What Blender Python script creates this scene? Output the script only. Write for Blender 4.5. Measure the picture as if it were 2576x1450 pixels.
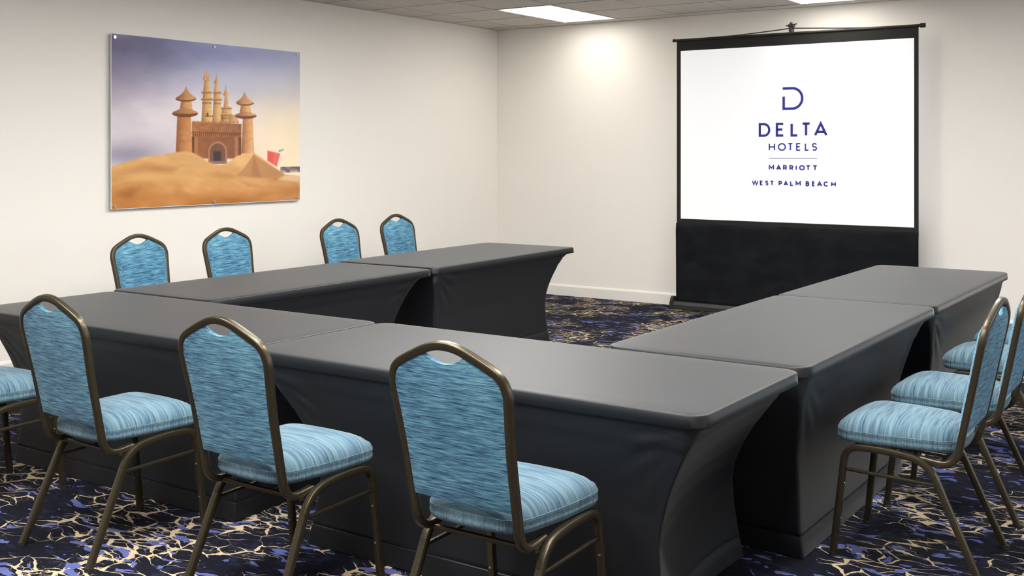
import bpy, bmesh, math, random
import numpy as np
from mathutils import Vector, Matrix

random.seed(7)
for _o in list(bpy.data.objects):
    bpy.data.objects.remove(_o, do_unlink=True)
SC = bpy.context.scene
COL = SC.collection

# ------------------------------------------------------------------ camera
YAW = math.atan((3180 - 1288) / 2764)
cam_d = bpy.data.cameras.new('camera')
cam = bpy.data.objects.new('camera', cam_d)
COL.objects.link(cam)
cam.location = (0, 0, 1.585)
cam.rotation_euler = (math.pi / 2, 0, YAW)
cam_d.sensor_width = 36
cam_d.lens = 2764 / 2576 * 36
cam_d.shift_y = -345 / 2576
SC.camera = cam

# ------------------------------------------------------------------ world, exposure
w = bpy.data.worlds.new('world')
SC.world = w
w.use_nodes = True
w.node_tree.nodes['Background'].inputs[0].default_value = (0.85, 0.92, 1.0, 1)
w.node_tree.nodes['Background'].inputs[1].default_value = 1.6
SC.view_settings.view_transform = 'Standard'
SC.view_settings.look = 'None'
SC.view_settings.exposure = 1.1
SC.view_settings.gamma = 1
SC.view_settings.use_curve_mapping = False
PANEL_POWER = 18.0

# room
WX0, WX1, WY0, WY1, CZ = -7.24, 1.6, -2.6, 10.27, 2.963


# ------------------------------------------------------------------ materials
def mat(name, color=(0.5, 0.5, 0.5), rough=0.6, metal=0.0, spec=0.5, sheen=0.0):
    m = bpy.data.materials.new(name)
    m.use_nodes = True
    b = m.node_tree.nodes['Principled BSDF']
    b.inputs['Base Color'].default_value = (*color, 1)
    b.inputs['Roughness'].default_value = rough
    b.inputs['Metallic'].default_value = metal
    b.inputs['Specular IOR Level'].default_value = spec
    b.inputs['Sheen Weight'].default_value = sheen
    return m


class NT:
    def __init__(self, m):
        self.t = m.node_tree
        self.b = self.t.nodes['Principled BSDF']

    def n(self, typ, **kw):
        x = self.t.nodes.new(typ)
        for k, v in kw.items():
            if k.startswith('i_'):
                x.inputs[k[2:].replace('_', ' ')].default_value = v
            else:
                setattr(x, k, v)
        return x

    def l(self, a, b):
        self.t.links.new(a, b)

    def coords(self, scale=(1, 1, 1), kind='Object', rot=(0, 0, 0)):
        tc = self.n('ShaderNodeTexCoord')
        mp = self.n('ShaderNodeMapping')
        mp.inputs['Scale'].default_value = scale
        mp.inputs['Rotation'].default_value = rot
        self.l(tc.outputs[kind], mp.inputs['Vector'])
        return mp.outputs[0]

    def noise(self, vec, scale, detail=3, rough=0.5, dist=0.0):
        x = self.n('ShaderNodeTexNoise')
        x.inputs['Scale'].default_value = scale
        x.inputs['Detail'].default_value = detail
        x.inputs['Roughness'].default_value = rough
        x.inputs['Distortion'].default_value = dist
        self.l(vec, x.inputs['Vector'])
        return x

    def ramp(self, fac, stops, interp='LINEAR'):
        r = self.n('ShaderNodeValToRGB')
        r.color_ramp.interpolation = interp
        e = r.color_ramp.elements
        while len(e) < len(stops):
            e.new(0.5)
        for k, (p, c) in enumerate(stops):
            e[k].position = p
            e[k].color = (*c, 1) if len(c) == 3 else c
        self.l(fac, r.inputs[0])
        return r.outputs[0]

    def math(self, op, a, b=None):
        x = self.n('ShaderNodeMath', operation=op)
        for i, v in enumerate((a, b)):
            if v is None:
                continue
            if isinstance(v, (int, float)):
                x.inputs[i].default_value = v
            else:
                self.l(v, x.inputs[i])
        return x.outputs[0]

    def mix(self, fac, a, b):
        x = self.n('ShaderNodeMix', data_type='RGBA')
        for s, v in ((0, fac), (6, a), (7, b)):
            if isinstance(v, tuple):
                x.inputs[s].default_value = (*v, 1)
            elif isinstance(v, (int, float)):
                x.inputs[s].default_value = v
            else:
                self.l(v, x.inputs[s])
        return x.outputs[2]

    def bump(self, h, strength, dist=0.01):
        x = self.n('ShaderNodeBump')
        x.inputs['Strength'].default_value = strength
        x.inputs['Distance'].default_value = dist
        self.l(h, x.inputs['Height'])
        self.l(x.outputs[0], self.b.inputs['Normal'])


# painted wall
M_wall = mat('wall_paint', (0.85, 0.812, 0.762), 0.75, spec=0.3)
g = NT(M_wall)
v = g.coords()
g.bump(g.noise(v, 90, 3).outputs[0], 0.12, 0.002)
M_base = mat('baseboard_paint', (0.82, 0.79, 0.74), 0.4)
# ceiling tile
M_tile = mat('ceiling_tile', (0.50, 0.475, 0.44), 0.9, spec=0.2)
g = NT(M_tile)
v = g.coords()
n1 = g.noise(v, 160, 2)
col = g.ramp(n1.outputs[0], [(0.30, (0.46, 0.435, 0.395)), (0.42, (0.58, 0.55, 0.505)), (1, (0.60, 0.57, 0.52))])
g.l(col, g.b.inputs['Base Color'])
g.bump(n1.outputs[0], 0.4, 0.002)
M_tbar = mat('grid_bar', (0.50, 0.475, 0.43), 0.5)
M_troffer = mat('white_enamel', (0.8, 0.8, 0.78), 0.35)


def emis(name, color, strength):
    m = bpy.data.materials.new(name)
    m.use_nodes = True
    b = m.node_tree.nodes['Principled BSDF']
    b.inputs['Base Color'].default_value = (0.8, 0.8, 0.8, 1)
    b.inputs['Emission Color'].default_value = (*color, 1)
    b.inputs['Emission Strength'].default_value = strength
    return m


M_diff_dim = emis('light_diffuser_dimmer', (1.0, 0.955, 0.87), PANEL_POWER * 0.20)
M_diff = emis('light_diffuser', (1.0, 0.98, 0.94), PANEL_POWER)

# carpet: dark navy with tan crackle and blue flecks
M_carpet = mat('carpet', (0.01, 0.012, 0.03), 0.95, spec=0.15)
g = NT(M_carpet)
v0 = g.coords()
wob = g.noise(v0, 5.0, 2)
off = g.n('ShaderNodeVectorMath', operation='SCALE')
g.l(wob.outputs['Color'], off.inputs[0])
off.inputs['Scale'].default_value = 0.16
add = g.n('ShaderNodeVectorMath', operation='ADD')
g.l(v0, add.inputs[0])
g.l(off.outputs[0], add.inputs[1])
fin = g.noise(v0, 60, 2)
off2 = g.n('ShaderNodeVectorMath', operation='SCALE')
g.l(fin.outputs['Color'], off2.inputs[0])
off2.inputs['Scale'].default_value = 0.007
add2 = g.n('ShaderNodeVectorMath', operation='ADD')
g.l(add.outputs[0], add2.inputs[0])
g.l(off2.outputs[0], add2.inputs[1])
mp = g.n('ShaderNodeMapping')
mp.inputs['Scale'].default_value = (7.0, 14.5, 1)
mp.inputs['Rotation'].default_value = (0, 0, 0.25)
g.l(add2.outputs[0], mp.inputs['Vector'])
vor = g.n('ShaderNodeTexVoronoi', feature='DISTANCE_TO_EDGE', voronoi_dimensions='2D')
vor.inputs['Scale'].default_value = 1.0
g.l(mp.outputs[0], vor.inputs['Vector'])
vor2 = g.n('ShaderNodeTexVoronoi', feature='DISTANCE_TO_EDGE', voronoi_dimensions='2D')
vor2.inputs['Scale'].default_value = 2.1
g.l(mp.outputs[0], vor2.inputs['Vector'])
big = g.noise(v0, 2.3, 2, 0.5, 0.6)            # where the crackle shows
med = g.noise(v0, 14, 3, 0.6)
thr = g.math('MULTIPLY', g.ramp(big.outputs[0], [(0.44, (0, 0, 0)), (0.58, (1, 1, 1))]), 0.085)
thr2 = g.math('MULTIPLY', thr, g.ramp(med.outputs[0], [(0.36, (0.15,) * 3), (0.56, (1.25,) * 3)]))
line = g.math('LESS_THAN', vor.outputs['Distance'], thr2)
thr3 = g.math('MULTIPLY', g.ramp(big.outputs[0], [(0.50, (0, 0, 0)), (0.66, (1, 1, 1))]), 0.075)
line2 = g.math('LESS_THAN', vor2.outputs['Distance'], g.math('MULTIPLY', thr3, g.ramp(med.outputs[0], [(0.42, (0,) * 3), (0.6, (1,) * 3)])))
lines = g.math('MAXIMUM', line, line2)
mpb = g.n('ShaderNodeMapping')
mpb.inputs['Scale'].default_value = (9, 22, 1)
mpb.inputs['Rotation'].default_value = (0, 0, -0.2)
mpb.inputs['Location'].default_value = (3.3, 7.1, 0)
g.l(add2.outputs[0], mpb.inputs['Vector'])
bl = g.noise(mpb.outputs[0], 1.0, 2, 0.55, 0.4)
bigb = g.noise(v0, 3.1, 1)
blue = g.math('GREATER_THAN', bl.outputs[0], g.math('SUBTRACT', 0.80, g.math('MULTIPLY', bigb.outputs[0], 0.36)))
mpc = g.n('ShaderNodeMapping')
mpc.inputs['Scale'].default_value = (14, 30, 1)
mpc.inputs['Location'].default_value = (11.3, 2.1, 0)
g.l(add2.outputs[0], mpc.inputs['Vector'])
bn = g.noise(mpc.outputs[0], 1.0, 2, 0.6)
navy = g.mix(g.math('GREATER_THAN', bn.outputs[0], 0.57), (0.003, 0.0035, 0.009), (0.009, 0.010, 0.024))
tan = g.mix(g.noise(v0, 9, 2).outputs[0], (0.38, 0.30, 0.19), (0.56, 0.45, 0.30))
bluec = g.mix(g.noise(v0, 11, 2).outputs[0], (0.055, 0.07, 0.22), (0.11, 0.13, 0.32))
c1 = g.mix(lines, navy, tan)
c2 = g.mix(blue, c1, bluec)
g.l(c2, g.b.inputs['Base Color'])
pile = g.noise(v0, 420, 2)
g.bump(pile.outputs[0], 0.6, 0.004)

# spandex table covers
M_cloth = mat('black_stretch_cloth', (0.0035, 0.0047, 0.0072), 0.52, spec=0.36, sheen=0.26)
_b = M_cloth.node_tree.nodes['Principled BSDF']
_b.inputs['Sheen Roughness'].default_value = 0.28
_b.inputs['Sheen Weight'].default_value = 0.33
_b.inputs['Sheen Tint'].default_value = (1.0, 1.0, 1.0, 1)
g = NT(M_cloth)
v = g.coords((1, 1, 1))
g.bump(g.noise(v, 600, 1).outputs[0], 0.10, 0.001)


RAMP_BACK = [(0.30, (0.005, 0.018, 0.054)), (0.40, (0.023, 0.081, 0.155)), (0.49, (0.062, 0.175, 0.276)),
             (0.58, (0.108, 0.276, 0.370)), (0.70, (0.210, 0.410, 0.484))]
RAMP_SEAT = [(0.28, (0.009, 0.026, 0.055)), (0.38, (0.033, 0.074, 0.114)), (0.47, (0.065, 0.124, 0.167)),
             (0.58, (0.096, 0.162, 0.201)), (0.72, (0.150, 0.218, 0.248))]


def fabric(name, sc_main, stops):
    m = mat(name, (0.1, 0.3, 0.45), 0.85, spec=0.2, sheen=0.12)
    q = NT(m)
    vv = q.coords(sc_main)
    a = q.noise(vv, 1.0, 4, 0.65, 0.25)
    b = q.noise(q.coords((3.5, 3.5, 3.5)), 1.0, 2)
    f = q.math('ADD', a.outputs[0], q.math('MULTIPLY', q.math('SUBTRACT', b.outputs[0], 0.5), 0.22))
    c = q.ramp(f, stops)
    q.l(c, q.b.inputs['Base Color'])
    q.bump(a.outputs[0], 0.5, 0.002)
    return m


M_fab_back = fabric('teal_strie_fabric', (13, 260, 260), RAMP_BACK)
M_fab_seat = fabric('teal_strie_seat_fabric', (7, 150, 3), RAMP_SEAT)
M_fab_side = fabric('teal_strie_band_fabric', (170, 170, 9), RAMP_SEAT)

M_metal = mat('bronze_metal', (0.17, 0.14, 0.095), 0.33, metal=0.72)
g = NT(M_metal)
nn = g.noise(g.coords(), 220, 2)
g.l(g.ramp(nn.outputs[0], [(0.3, (0.052, 0.042, 0.026)), (0.7, (0.080, 0.066, 0.042))]), g.b.inputs['Base Color'])
g.bump(nn.outputs[0], 0.15, 0.001)
M_rivet = mat('rivet_metal', (0.55, 0.52, 0.46), 0.3, metal=0.9)
M_glide = mat('black_rubber', (0.015, 0.014, 0.012), 0.6)
M_steel = mat('brushed_steel', (0.55, 0.53, 0.50), 0.28, metal=1.0)
M_black = mat('black_screen_cloth', (0.012, 0.0118, 0.0115), 0.7, spec=0.3)
M_drape = mat('black_drape_cloth', (0.010, 0.011, 0.014), 0.8, spec=0.15)
g = NT(M_drape)
nn = g.noise(g.coords((2.2, 1, 4.5)), 1.6, 3, 0.5)
g.l(g.ramp(nn.outputs[0], [(0.4, (0.004, 0.0048, 0.0068)), (0.7, (0.010, 0.0112, 0.0135))]), g.b.inputs['Base Color'])
g.bump(nn.outputs[0], 0.25, 0.02)
M_housing = mat('black_aluminium', (0.035, 0.036, 0.037), 0.38, metal=0.3)
M_bar = mat('dark_bar_metal', (0.03, 0.027, 0.023), 0.4, metal=0.5)
M_white = mat('projected_white', (0.45, 0.45, 0.45), 0.8)
M_white.node_tree.nodes['Principled BSDF'].inputs['Emission Color'].default_value = (0.97, 0.98, 1, 1)
M_white.node_tree.nodes['Principled BSDF'].inputs['Emission Strength'].default_value = 0.27
M_logo = mat('blue_lettering', (0.035, 0.035, 0.20), 0.8, spec=0.0)
M_logo.node_tree.nodes['Principled BSDF'].inputs['Emission Color'].default_value = (0.04, 0.04, 0.36, 1)
M_logo.node_tree.nodes['Principled BSDF'].inputs['Emission Strength'].default_value = 0.12
M_logo2 = mat('pale_blue_rule', (0.16, 0.16, 0.34), 0.8, spec=0.0)


# ------------------------------------------------------------------ helpers
def new_obj(name, me, parent=None):
    o = bpy.data.objects.new(name, me)
    COL.objects.link(o)
    if parent is not None:
        o.parent = parent
    return o


def obj(name, bm, m, parent=None, smooth=False):
    me = bpy.data.meshes.new(name)
    bmesh.ops.recalc_face_normals(bm, faces=bm.faces)
    bm.to_mesh(me)
    bm.free()
    for mm in (m if isinstance(m, (list, tuple)) else [m]):
        me.materials.append(mm)
    if smooth:
        for p in me.polygons:
            p.use_smooth = True
        if smooth != 'all':
            me.set_sharp_from_angle(angle=math.radians(38))
    return new_obj(name, me, parent)


def struct(o):
    o['kind'] = 'structure'
    return o


def thing(name, label, cat, loc=(0, 0, 0), rz=0.0, group=None):
    o = bpy.data.objects.new(name, None)
    COL.objects.link(o)
    o.location = loc
    o.rotation_euler = (0, 0, rz)
    o.empty_display_size = 0.1
    o['label'] = label
    o['category'] = cat
    if group:
        o['group'] = group
    return o


def box(bm, lo, hi, bev=0.0, mi=0):
    r = bmesh.ops.create_cube(bm, size=1.0)
    vs = r['verts']
    for q in vs:
        q.co = Vector([lo[i] + (q.co[i] + 0.5) * (hi[i] - lo[i]) for i in range(3)])
    fs = {f for q in vs for f in q.link_faces}
    for f in fs:
        f.material_index = mi
    if bev > 0:
        es = list({e for q in vs for e in q.link_edges})
        bmesh.ops.bevel(bm, geom=es, offset=bev, segments=2, profile=0.5, affect='EDGES')
    return bm


def bx(lo, hi, bev=0.0):
    return box(bmesh.new(), lo, hi, bev)


def rrect(wd, hd, r, n=3):
    pts = []
    for cx, cy, a0 in ((wd - r, hd - r, 0), (-wd + r, hd - r, 90), (-wd + r, -hd + r, 180), (wd - r, -hd + r, 270)):
        for k in range(n + 1):
            a = math.radians(a0 + 90 * k / n)
            pts.append((cx + r * math.cos(a), cy + r * math.sin(a)))
    return pts


def circ(r, n=12):
    return [(r * math.cos(2 * math.pi * k / n), r * math.sin(2 * math.pi * k / n)) for k in range(n)]


def sweep(bm, path, prof, side0=(1, 0, 0), caps=True):
    path = [Vector(p) for p in path]
    n = len(path)
    T = []
    for i in range(n):
        a = path[max(i - 1, 0)]
        b = path[min(i + 1, n - 1)]
        T.append((b - a).normalized())
    s = Vector(side0)
    s = (s - T[0] * s.dot(T[0])).normalized()
    rings = []
    for i in range(n):
        if i:
            ax = T[i - 1].cross(T[i])
            if ax.length > 1e-9:
                s = Matrix.Rotation(T[i - 1].angle(T[i]), 3, ax.normalized()) @ s
            s = (s - T[i] * s.dot(T[i])).normalized()
        u = T[i].cross(s)
        rings.append([bm.verts.new(path[i] + s * a + u * b) for a, b in prof])
    m = len(prof)
    for i in range(n - 1):
        for k in range(m):
            bm.faces.new((rings[i][k], rings[i][(k + 1) % m], rings[i + 1][(k + 1) % m], rings[i + 1][k]))
    if caps:
        bm.faces.new(rings[0])
        bm.faces.new(rings[-1])
    return bm


def fillet(pts, rad, seg=6):
    pts = [Vector(p) for p in pts]
    out = [pts[0]]
    for i in range(1, len(pts) - 1):
        a, b, c = pts[i - 1], pts[i], pts[i + 1]
        r = rad[i - 1] if isinstance(rad, (list, tuple)) else rad
        d1 = (a - b).normalized()
        d2 = (c - b).normalized()
        r = min(r, (a - b).length * 0.49, (c - b).length * 0.49)
        p, q = b + d1 * r, b + d2 * r
        for k in range(seg + 1):
            t = k / seg
            out.append(p * (1 - t) ** 2 + b * 2 * t * (1 - t) + q * t * t)
    out.append(pts[-1])
    return out


def catmull(pts, seg=5):
    pts = [Vector(p) for p in pts]
    P = [pts[0] * 2 - pts[1]] + pts + [pts[-1] * 2 - pts[-2]]
    out = []
    for i in range(1, len(P) - 2):
        a, b, c, d = P[i - 1], P[i], P[i + 1], P[i + 2]
        for k in range(seg):
            t = k / seg
            out.append(0.5 * ((2 * b) + (c - a) * t + (2 * a - 5 * b + 4 * c - d) * t * t + (-a + 3 * b - 3 * c + d) * t ** 3))
    out.append(pts[-1])
    return out


def cyl(bm, p, q, r, n=16):
    p, q = Vector(p), Vector(q)
    d = (q - p).normalized()
    side = Vector((1, 0, 0)) if abs(d.x) < 0.9 else Vector((0, 1, 0))
    return sweep(bm, [p, q], circ(r, n), side)


def interp(x, xs, ys):
    return float(np.interp(x, xs, ys))


# ------------------------------------------------------------------ structure
T = 0.12
struct(obj('floor', bx((WX0 - T, WY0 - T, -0.1), (WX1 + T, WY1 + T, 0.0)), M_carpet))
struct(obj('wall_left', bx((WX0 - T, WY0 - T, 0.0), (WX0, WY1, CZ + 0.1)), M_wall))
struct(obj('wall_back', bx((WX0 - T, WY1, 0.0), (WX1 + T, WY1 + T, CZ + 0.1)), M_wall))
struct(obj('wall_front', bx((WX0, WY0 - T, 0.0), (WX1, WY0, CZ + 0.1)), M_wall))
# right wall (out of the picture) with a wide window added to bring in daylight
bm = bmesh.new()
wy0, wy1, wz0, wz1 = 4.6, 8.4, 0.85, 2.45
box(bm, (WX1, WY0 - T, 0), (WX1 + T, wy0, CZ + 0.1))
box(bm, (WX1, wy1, 0), (WX1 + T, WY1, CZ + 0.1))
box(bm, (WX1, wy0, 0), (WX1 + T, wy1, wz0))
box(bm, (WX1, wy0, wz1), (WX1 + T, wy1, CZ + 0.1))
struct(obj('wall_right', bm, M_wall))
bm = bmesh.new()
for a, b in (((wy0, wz0), (wy0 + 0.06, wz1)), ((wy1 - 0.06, wz0), (wy1, wz1)), ((wy0, wz0), (wy1, wz0 + 0.06)), ((wy0, wz1 - 0.06), (wy1, wz1)),
             ((6.47, wz0), (6.53, wz1)),):
    box(bm, (WX1 + 0.03, a[0], a[1]), (WX1 + 0.09, b[0], b[1]))
struct(obj('added_window_1', bm, M_base))
pl = bpy.data.lights.new('added_window_portal', 'AREA')
pl.shape = 'RECTANGLE'
pl.size, pl.size_y = wz1 - wz0, wy1 - wy0
pl.cycles.is_portal = True
po = bpy.data.objects.new('added_window_portal', pl)
COL.objects.link(po)
po.location = (WX1 + T, (wy0 + wy1) / 2, (wz0 + wz1) / 2)
po.rotation_euler = (0, math.pi / 2, 0)


# baseboards with a bevelled top
def baseboard(name, p, q, inward):
    bm_ = bmesh.new()
    p, q, i = Vector(p), Vector(q), Vector(inward)
    prof = [(0, 0), (0.016, 0), (0.016, 0.100), (0.011, 0.112), (0.004, 0.120), (0, 0.120)]
    A = [bm_.verts.new(p + i * a + Vector((0, 0, b))) for a, b in prof]
    B = [bm_.verts.new(q + i * a + Vector((0, 0, b))) for a, b in prof]
    for k in range(len(prof)):
        bm_.faces.new((A[k], A[(k + 1) % 6], B[(k + 1) % 6], B[k]))
    bm_.faces.new(A)
    bm_.faces.new(B)
    struct(obj(name, bm_, M_base))


baseboard('baseboard_left', (WX0, WY0, 0), (WX0, WY1, 0), (1, 0, 0))
baseboard('baseboard_back', (WX0 + 0.016, WY1, 0), (WX1 - 0.016, WY1, 0), (0, -1, 0))
baseboard('baseboard_right', (WX1, WY0, 0), (WX1, WY1, 0), (-1, 0, 0))

# ceiling: slab, grid bars, tiles, troffers
ceil = struct(obj('ceiling', bx((WX0 - T, WY0 - T, CZ + 0.06), (WX1 + T, WY1 + T, CZ + 0.16)), M_tile))
G = 0.65
gx = [-6.85 + G * k for k in range(0, 14) if -6.85 + G * k < WX1]
gy = [10.05 - G * k for k in range(0, 22) if 10.05 - G * k > WY0]
xs = [WX0] + gx + [WX1]
ys = [WY0] + gy[::-1] + [WY1]
lights = set()
# (grid column, grid row from the back wall, label); out-of-frame panels are added for light
LIGHTS = [(1, 0, 'lit ceiling panel light nearest the corner of the left and back walls'),
          (5, 0, 'lit ceiling panel light above the projection screen, cut by the top edge'),
          (3, 4, 'added ceiling panel light over the far table of the left row, out of frame'),
          (4, 7, 'added ceiling panel light over the nearer table of the left row, out of frame'),
          (4, 12, 'added ceiling panel light behind the near-row chairs, out of frame'),
          (6, 10, 'added ceiling panel light over the near-row table on the right half, out of frame'),
          (6, 13, 'added ceiling panel light above the aisle behind the largest chair, out of frame'),
          (8, 4, 'added ceiling panel light over the far table of the right row, out of frame'),
          (8, 8, 'added ceiling panel light over the nearer table of the right row, out of frame'),
          (8, 12, 'added ceiling panel light beside the camera, out of frame')]
troffers = [(-6.85 + G * ci, 10.05 - G * (ri + 2)) for ci, ri, _l in LIGHTS]
tile_mesh = {}


def tile(x0, x1, y0, y1):
    key = (round(x1 - x0, 3), round(y1 - y0, 3))
    if key not in tile_mesh:
        b = bmesh.new()
        box(b, (0.006, 0.006, 0.004), (x1 - x0 - 0.006, y1 - y0 - 0.006, 0.02), 0.003)
        me = bpy.data.meshes.new('ceiling_tile')
        bmesh.ops.recalc_face_normals(b, faces=b.faces)
        b.to_mesh(me)
        b.free()
        me.materials.append(M_tile)
        tile_mesh[key] = me
    o = new_obj('ceiling_tile', tile_mesh[key], ceil)
    o.location = (x0, y0, CZ - 0.002 + random.uniform(-0.0015, 0.001))


far = bmesh.new()
for i in range(len(xs) - 1):
    for j in range(len(ys) - 1):
        x0, x1, y0, y1 = xs[i], xs[i + 1], ys[j], ys[j + 1]
        cx, cy = (x0 + x1) / 2, (y0 + y1) / 2
        if any(tx < cx < tx + G and ty < cy < ty + 2 * G for tx, ty in troffers):
            continue
        if cy > 6.4 and cx < 0:
            tile(x0, x1, y0, y1)
        else:
            box(far, (x0 + 0.006, y0 + 0.006, CZ), (x1 - 0.006, y1 - 0.006, CZ + 0.02))
o = obj('tile_field', far, M_tile, ceil)
o['kind'] = 'stuff'
for k, x in enumerate(gx):
    obj('grid_bar', bx((x - 0.012, WY0, CZ - 0.004), (x + 0.012, WY1, CZ + 0.03)), M_tbar, ceil)
for k, y in enumerate(gy):
    obj('grid_bar', bx((WX0, y - 0.012, CZ - 0.0035), (WX1, y + 0.012, CZ + 0.029)), M_tbar, ceil)
for n_, (a, b) in {'trim_1': ((WX0, WY1 - 0.02, CZ - 0.003), (WX1, WY1, CZ + 0.03)),
                   'trim_2': ((WX0, WY0, CZ - 0.003), (WX0 + 0.02, WY1, CZ + 0.03))}.items():
    struct(obj(n_, bx(a, b), M_tbar))
for (tx, ty), (_c, _r, lab) in zip(troffers, LIGHTS):
    t = thing('ceiling_light', lab, 'light', (tx, ty, CZ), 0, 'ceiling panel lights')
    bm = bmesh.new()
    box(bm, (0.012, 0.012, -0.002), (G - 0.012, 0.032, 0.04))
    box(bm, (0.012, 2 * G - 0.032, -0.002), (G - 0.012, 2 * G - 0.012, 0.04))
    box(bm, (0.012, 0.032, -0.002), (0.03, 2 * G - 0.032, 0.04))
    box(bm, (G - 0.03, 0.032, -0.002), (G - 0.012, 2 * G - 0.032, 0.04))
    obj('light_frame', bm, M_troffer, t)
    bm = bmesh.new()
    q = [bm.verts.new(c) for c in ((0.03, 0.032, 0.004), (0.03, 2 * G - 0.032, 0.004), (G - 0.03, 2 * G - 0.032, 0.004), (G - 0.03, 0.032, 0.004))]
    q2 = [bm.verts.new((c.co.x, c.co.y, 0.01)) for c in q]
    bm.faces.new(q)
    bm.faces.new(q2[::-1])
    for k in range(4):
        bm.faces.new((q[k], q[(k + 1) % 4], q2[(k + 1) % 4], q2[k]))
    obj('diffuser', bm, M_diff_dim if ty > 8 else M_diff, t)


# ------------------------------------------------------------------ covered tables
def rec_profile(z):
    return interp(z, [0, 0.09, 0.2, 0.3, 0.372, 0.45, 0.527, 0.62, 0.675, 0.70, 0.71],
                  [0.84, 0.90, 0.97, 1.0, 0.95, 0.83, 0.66, 0.40, 0.20, 0.07, 0.0])


def outline(L, W, r, n=6, ne=24, nl=72):
    """closed outline, counter-clockwise, local centre 0; long axis x"""
    a, b = L / 2, W / 2
    pts = []

    def lin(p, q, k):
        for t in range(1, k):
            pts.append((p[0] + (q[0] - p[0]) * t / k, p[1] + (q[1] - p[1]) * t / k))

    cs = [((a - r, b - r), 0), ((-a + r, b - r), 90), ((-a + r, -b + r), 180), ((a - r, -b + r), 270)]
    for ci, ((cx, cy), a0) in enumerate(cs):
        for k in range(n + 1):
            t = math.radians(a0 + 90 * k / n)
            pts.append((cx + r * math.cos(t), cy + r * math.sin(t)))
        (nx, ny), na = cs[(ci + 1) % 4]
        t = math.radians(na)
        p0 = pts[-1]
        p1 = (nx + r * math.cos(t), ny + r * math.sin(t))
        lin(p0, p1, nl if ci in (0, 2) else ne)
    return pts


def table(label, cx, cy, rz, L, W, rec, H=0.75, side=(0.035, 0.035), seed=0, ex=0.6):
    """rec = recess of the skirt at corners (+x+y, -x+y, -x-y, +x-y); side = inset of +y and -y sides"""
    t = thing('banquet_table', label, 'table', (cx, cy, 0), rz, 'covered tables in the U shape')
    rnd = random.Random(seed)
    # top slab cover
    bm_ = bmesh.new()
    lev = [(0.10, H + 0.0012, 0.05), (0.03, H + 0.0008, 0.055), (0.012, H - 0.0004, 0.060), (0.006, H - 0.0028, 0.063), (0.003, H - 0.007, 0.064),
           (0.0, H - 0.042, 0.066), (0.003, H - 0.047, 0.064), (0.016, H - 0.050, 0.06)]
    rings = []
    for ins, z, r in lev:
        rings.append([bm_.verts.new((x, y, z)) for x, y in outline(L - 2 * ins, W - 2 * ins, r)])
    m = len(rings[0])
    for i in range(len(rings) - 1):
        for k in range(m):
            bm_.faces.new((rings[i][k], rings[i][(k + 1) % m], rings[i + 1][(k + 1) % m], rings[i + 1][k]))
    c = bm_.verts.new((0, 0, H + 0.0015))
    for k in range(m):
        bm_.faces.new((c, rings[0][k], rings[0][(k + 1) % m]))
    obj('top_cover', bm_, M_cloth, t, True)

    def ring(z, ins_extra=0.0):
        r = 0.012 + 0.045 * max(0.0, (z - 0.6) / 0.1) * (z > 0.6)
        f = rec_profile(min(z * 0.75 / H, 0.71)) ** ex
        out = []
        base = outline(L, W, r)
        for x, y in base:
            a = x / (L / 2)
            bb = y / (W / 2)
            wy = (bb + 1) / 2
            wy = min(max(wy, 0), 1)
            if a > 0:
                R = rec[0] * wy + rec[3] * (1 - wy)
                bow = 0.02 + R * 0.12
            else:
                R = rec[1] * wy + rec[2] * (1 - wy)
                bow = 0.02 + R * 0.12
            R += bow * (1 - bb * bb) * (abs(a) > 0.9)
            x2 = x - a * R * f
            sy = side[0] if bb > 0 else side[1]
            sf = interp(z, [0, 0.12, 0.4, 0.62, 0.70], [0.55, 0.85, 1.0, 0.6, 0.0])
            y2 = y - bb * (sy * sf + ins_extra)
            x2 -= a * ins_extra
            # stretch folds fanning out below the corners
            d_, h_ = L / 2 - abs(x), H - 0.05 - z
            if h_ > 0 and abs(bb) > 0.93:
                rr = math.hypot(d_, h_)
                an = math.atan2(h_, max(d_, 1e-4))
                y2 += (1 if bb > 0 else -1) * 0.0042 * math.sin(an * 15 + seed) * math.exp(-((rr - 0.15) / 0.10) ** 2) * min(1, d_ / 0.03)
            out.append((x2, y2, z))
        return out

    bm_ = bmesh.new()
    zs = [H - 0.047] + [0.694 - 0.0135 * k for k in range(30)] + [0.28, 0.25, 0.22, 0.19, 0.16, 0.13, 0.10, 0.088]
    rings = [[bm_.verts.new(p) for p in ring(z, 0.014 * max(0, (z - 0.64) / 0.06) if z > 0.64 else 0)] for z in zs]
    rings.append([bm_.verts.new(p) for p in ring(0.084, 0.004)])
    for i in range(len(rings) - 1):
        for k in range(m):
            bm_.faces.new((rings[i][k], rings[i][(k + 1) % m], rings[i + 1][(k + 1) % m], rings[i + 1][k]))
    obj('skirt', bm_, M_cloth, t, 'all')
    bm_ = bmesh.new()
    rings = [[bm_.verts.new(p) for p in ring(z, e)] for z, e in ((0.084, 0.004), (0.080, 0.0005), (0.04, 0.0), (0.003, 0.001), (0.003, 0.01), (0.07, 0.014))]
    for i in range(len(rings) - 1):
        for k in range(m):
            bm_.faces.new((rings[i][k], rings[i][(k + 1) % m], rings[i + 1][(k + 1) % m], rings[i + 1][k]))
    obj('hem_band', bm_, M_cloth, t, True)
    return t


PI = math.pi
# rec order: corners (+x+y, -x+y, -x-y, +x-y) in table space
table('black-covered table in the near row, left half, its left end by the left wall', -4.62, 3.62, 0, 2.12, 0.90, (0.06, 0.46, 0.46, 0.06), seed=1)
table('black-covered table in the near row, right half, in the foreground centre', -2.495, 3.62, 0, 2.10, 0.90, (0.27, 0.42, 0.42, 0.17), H=0.752, seed=2, ex=1.0)
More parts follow.
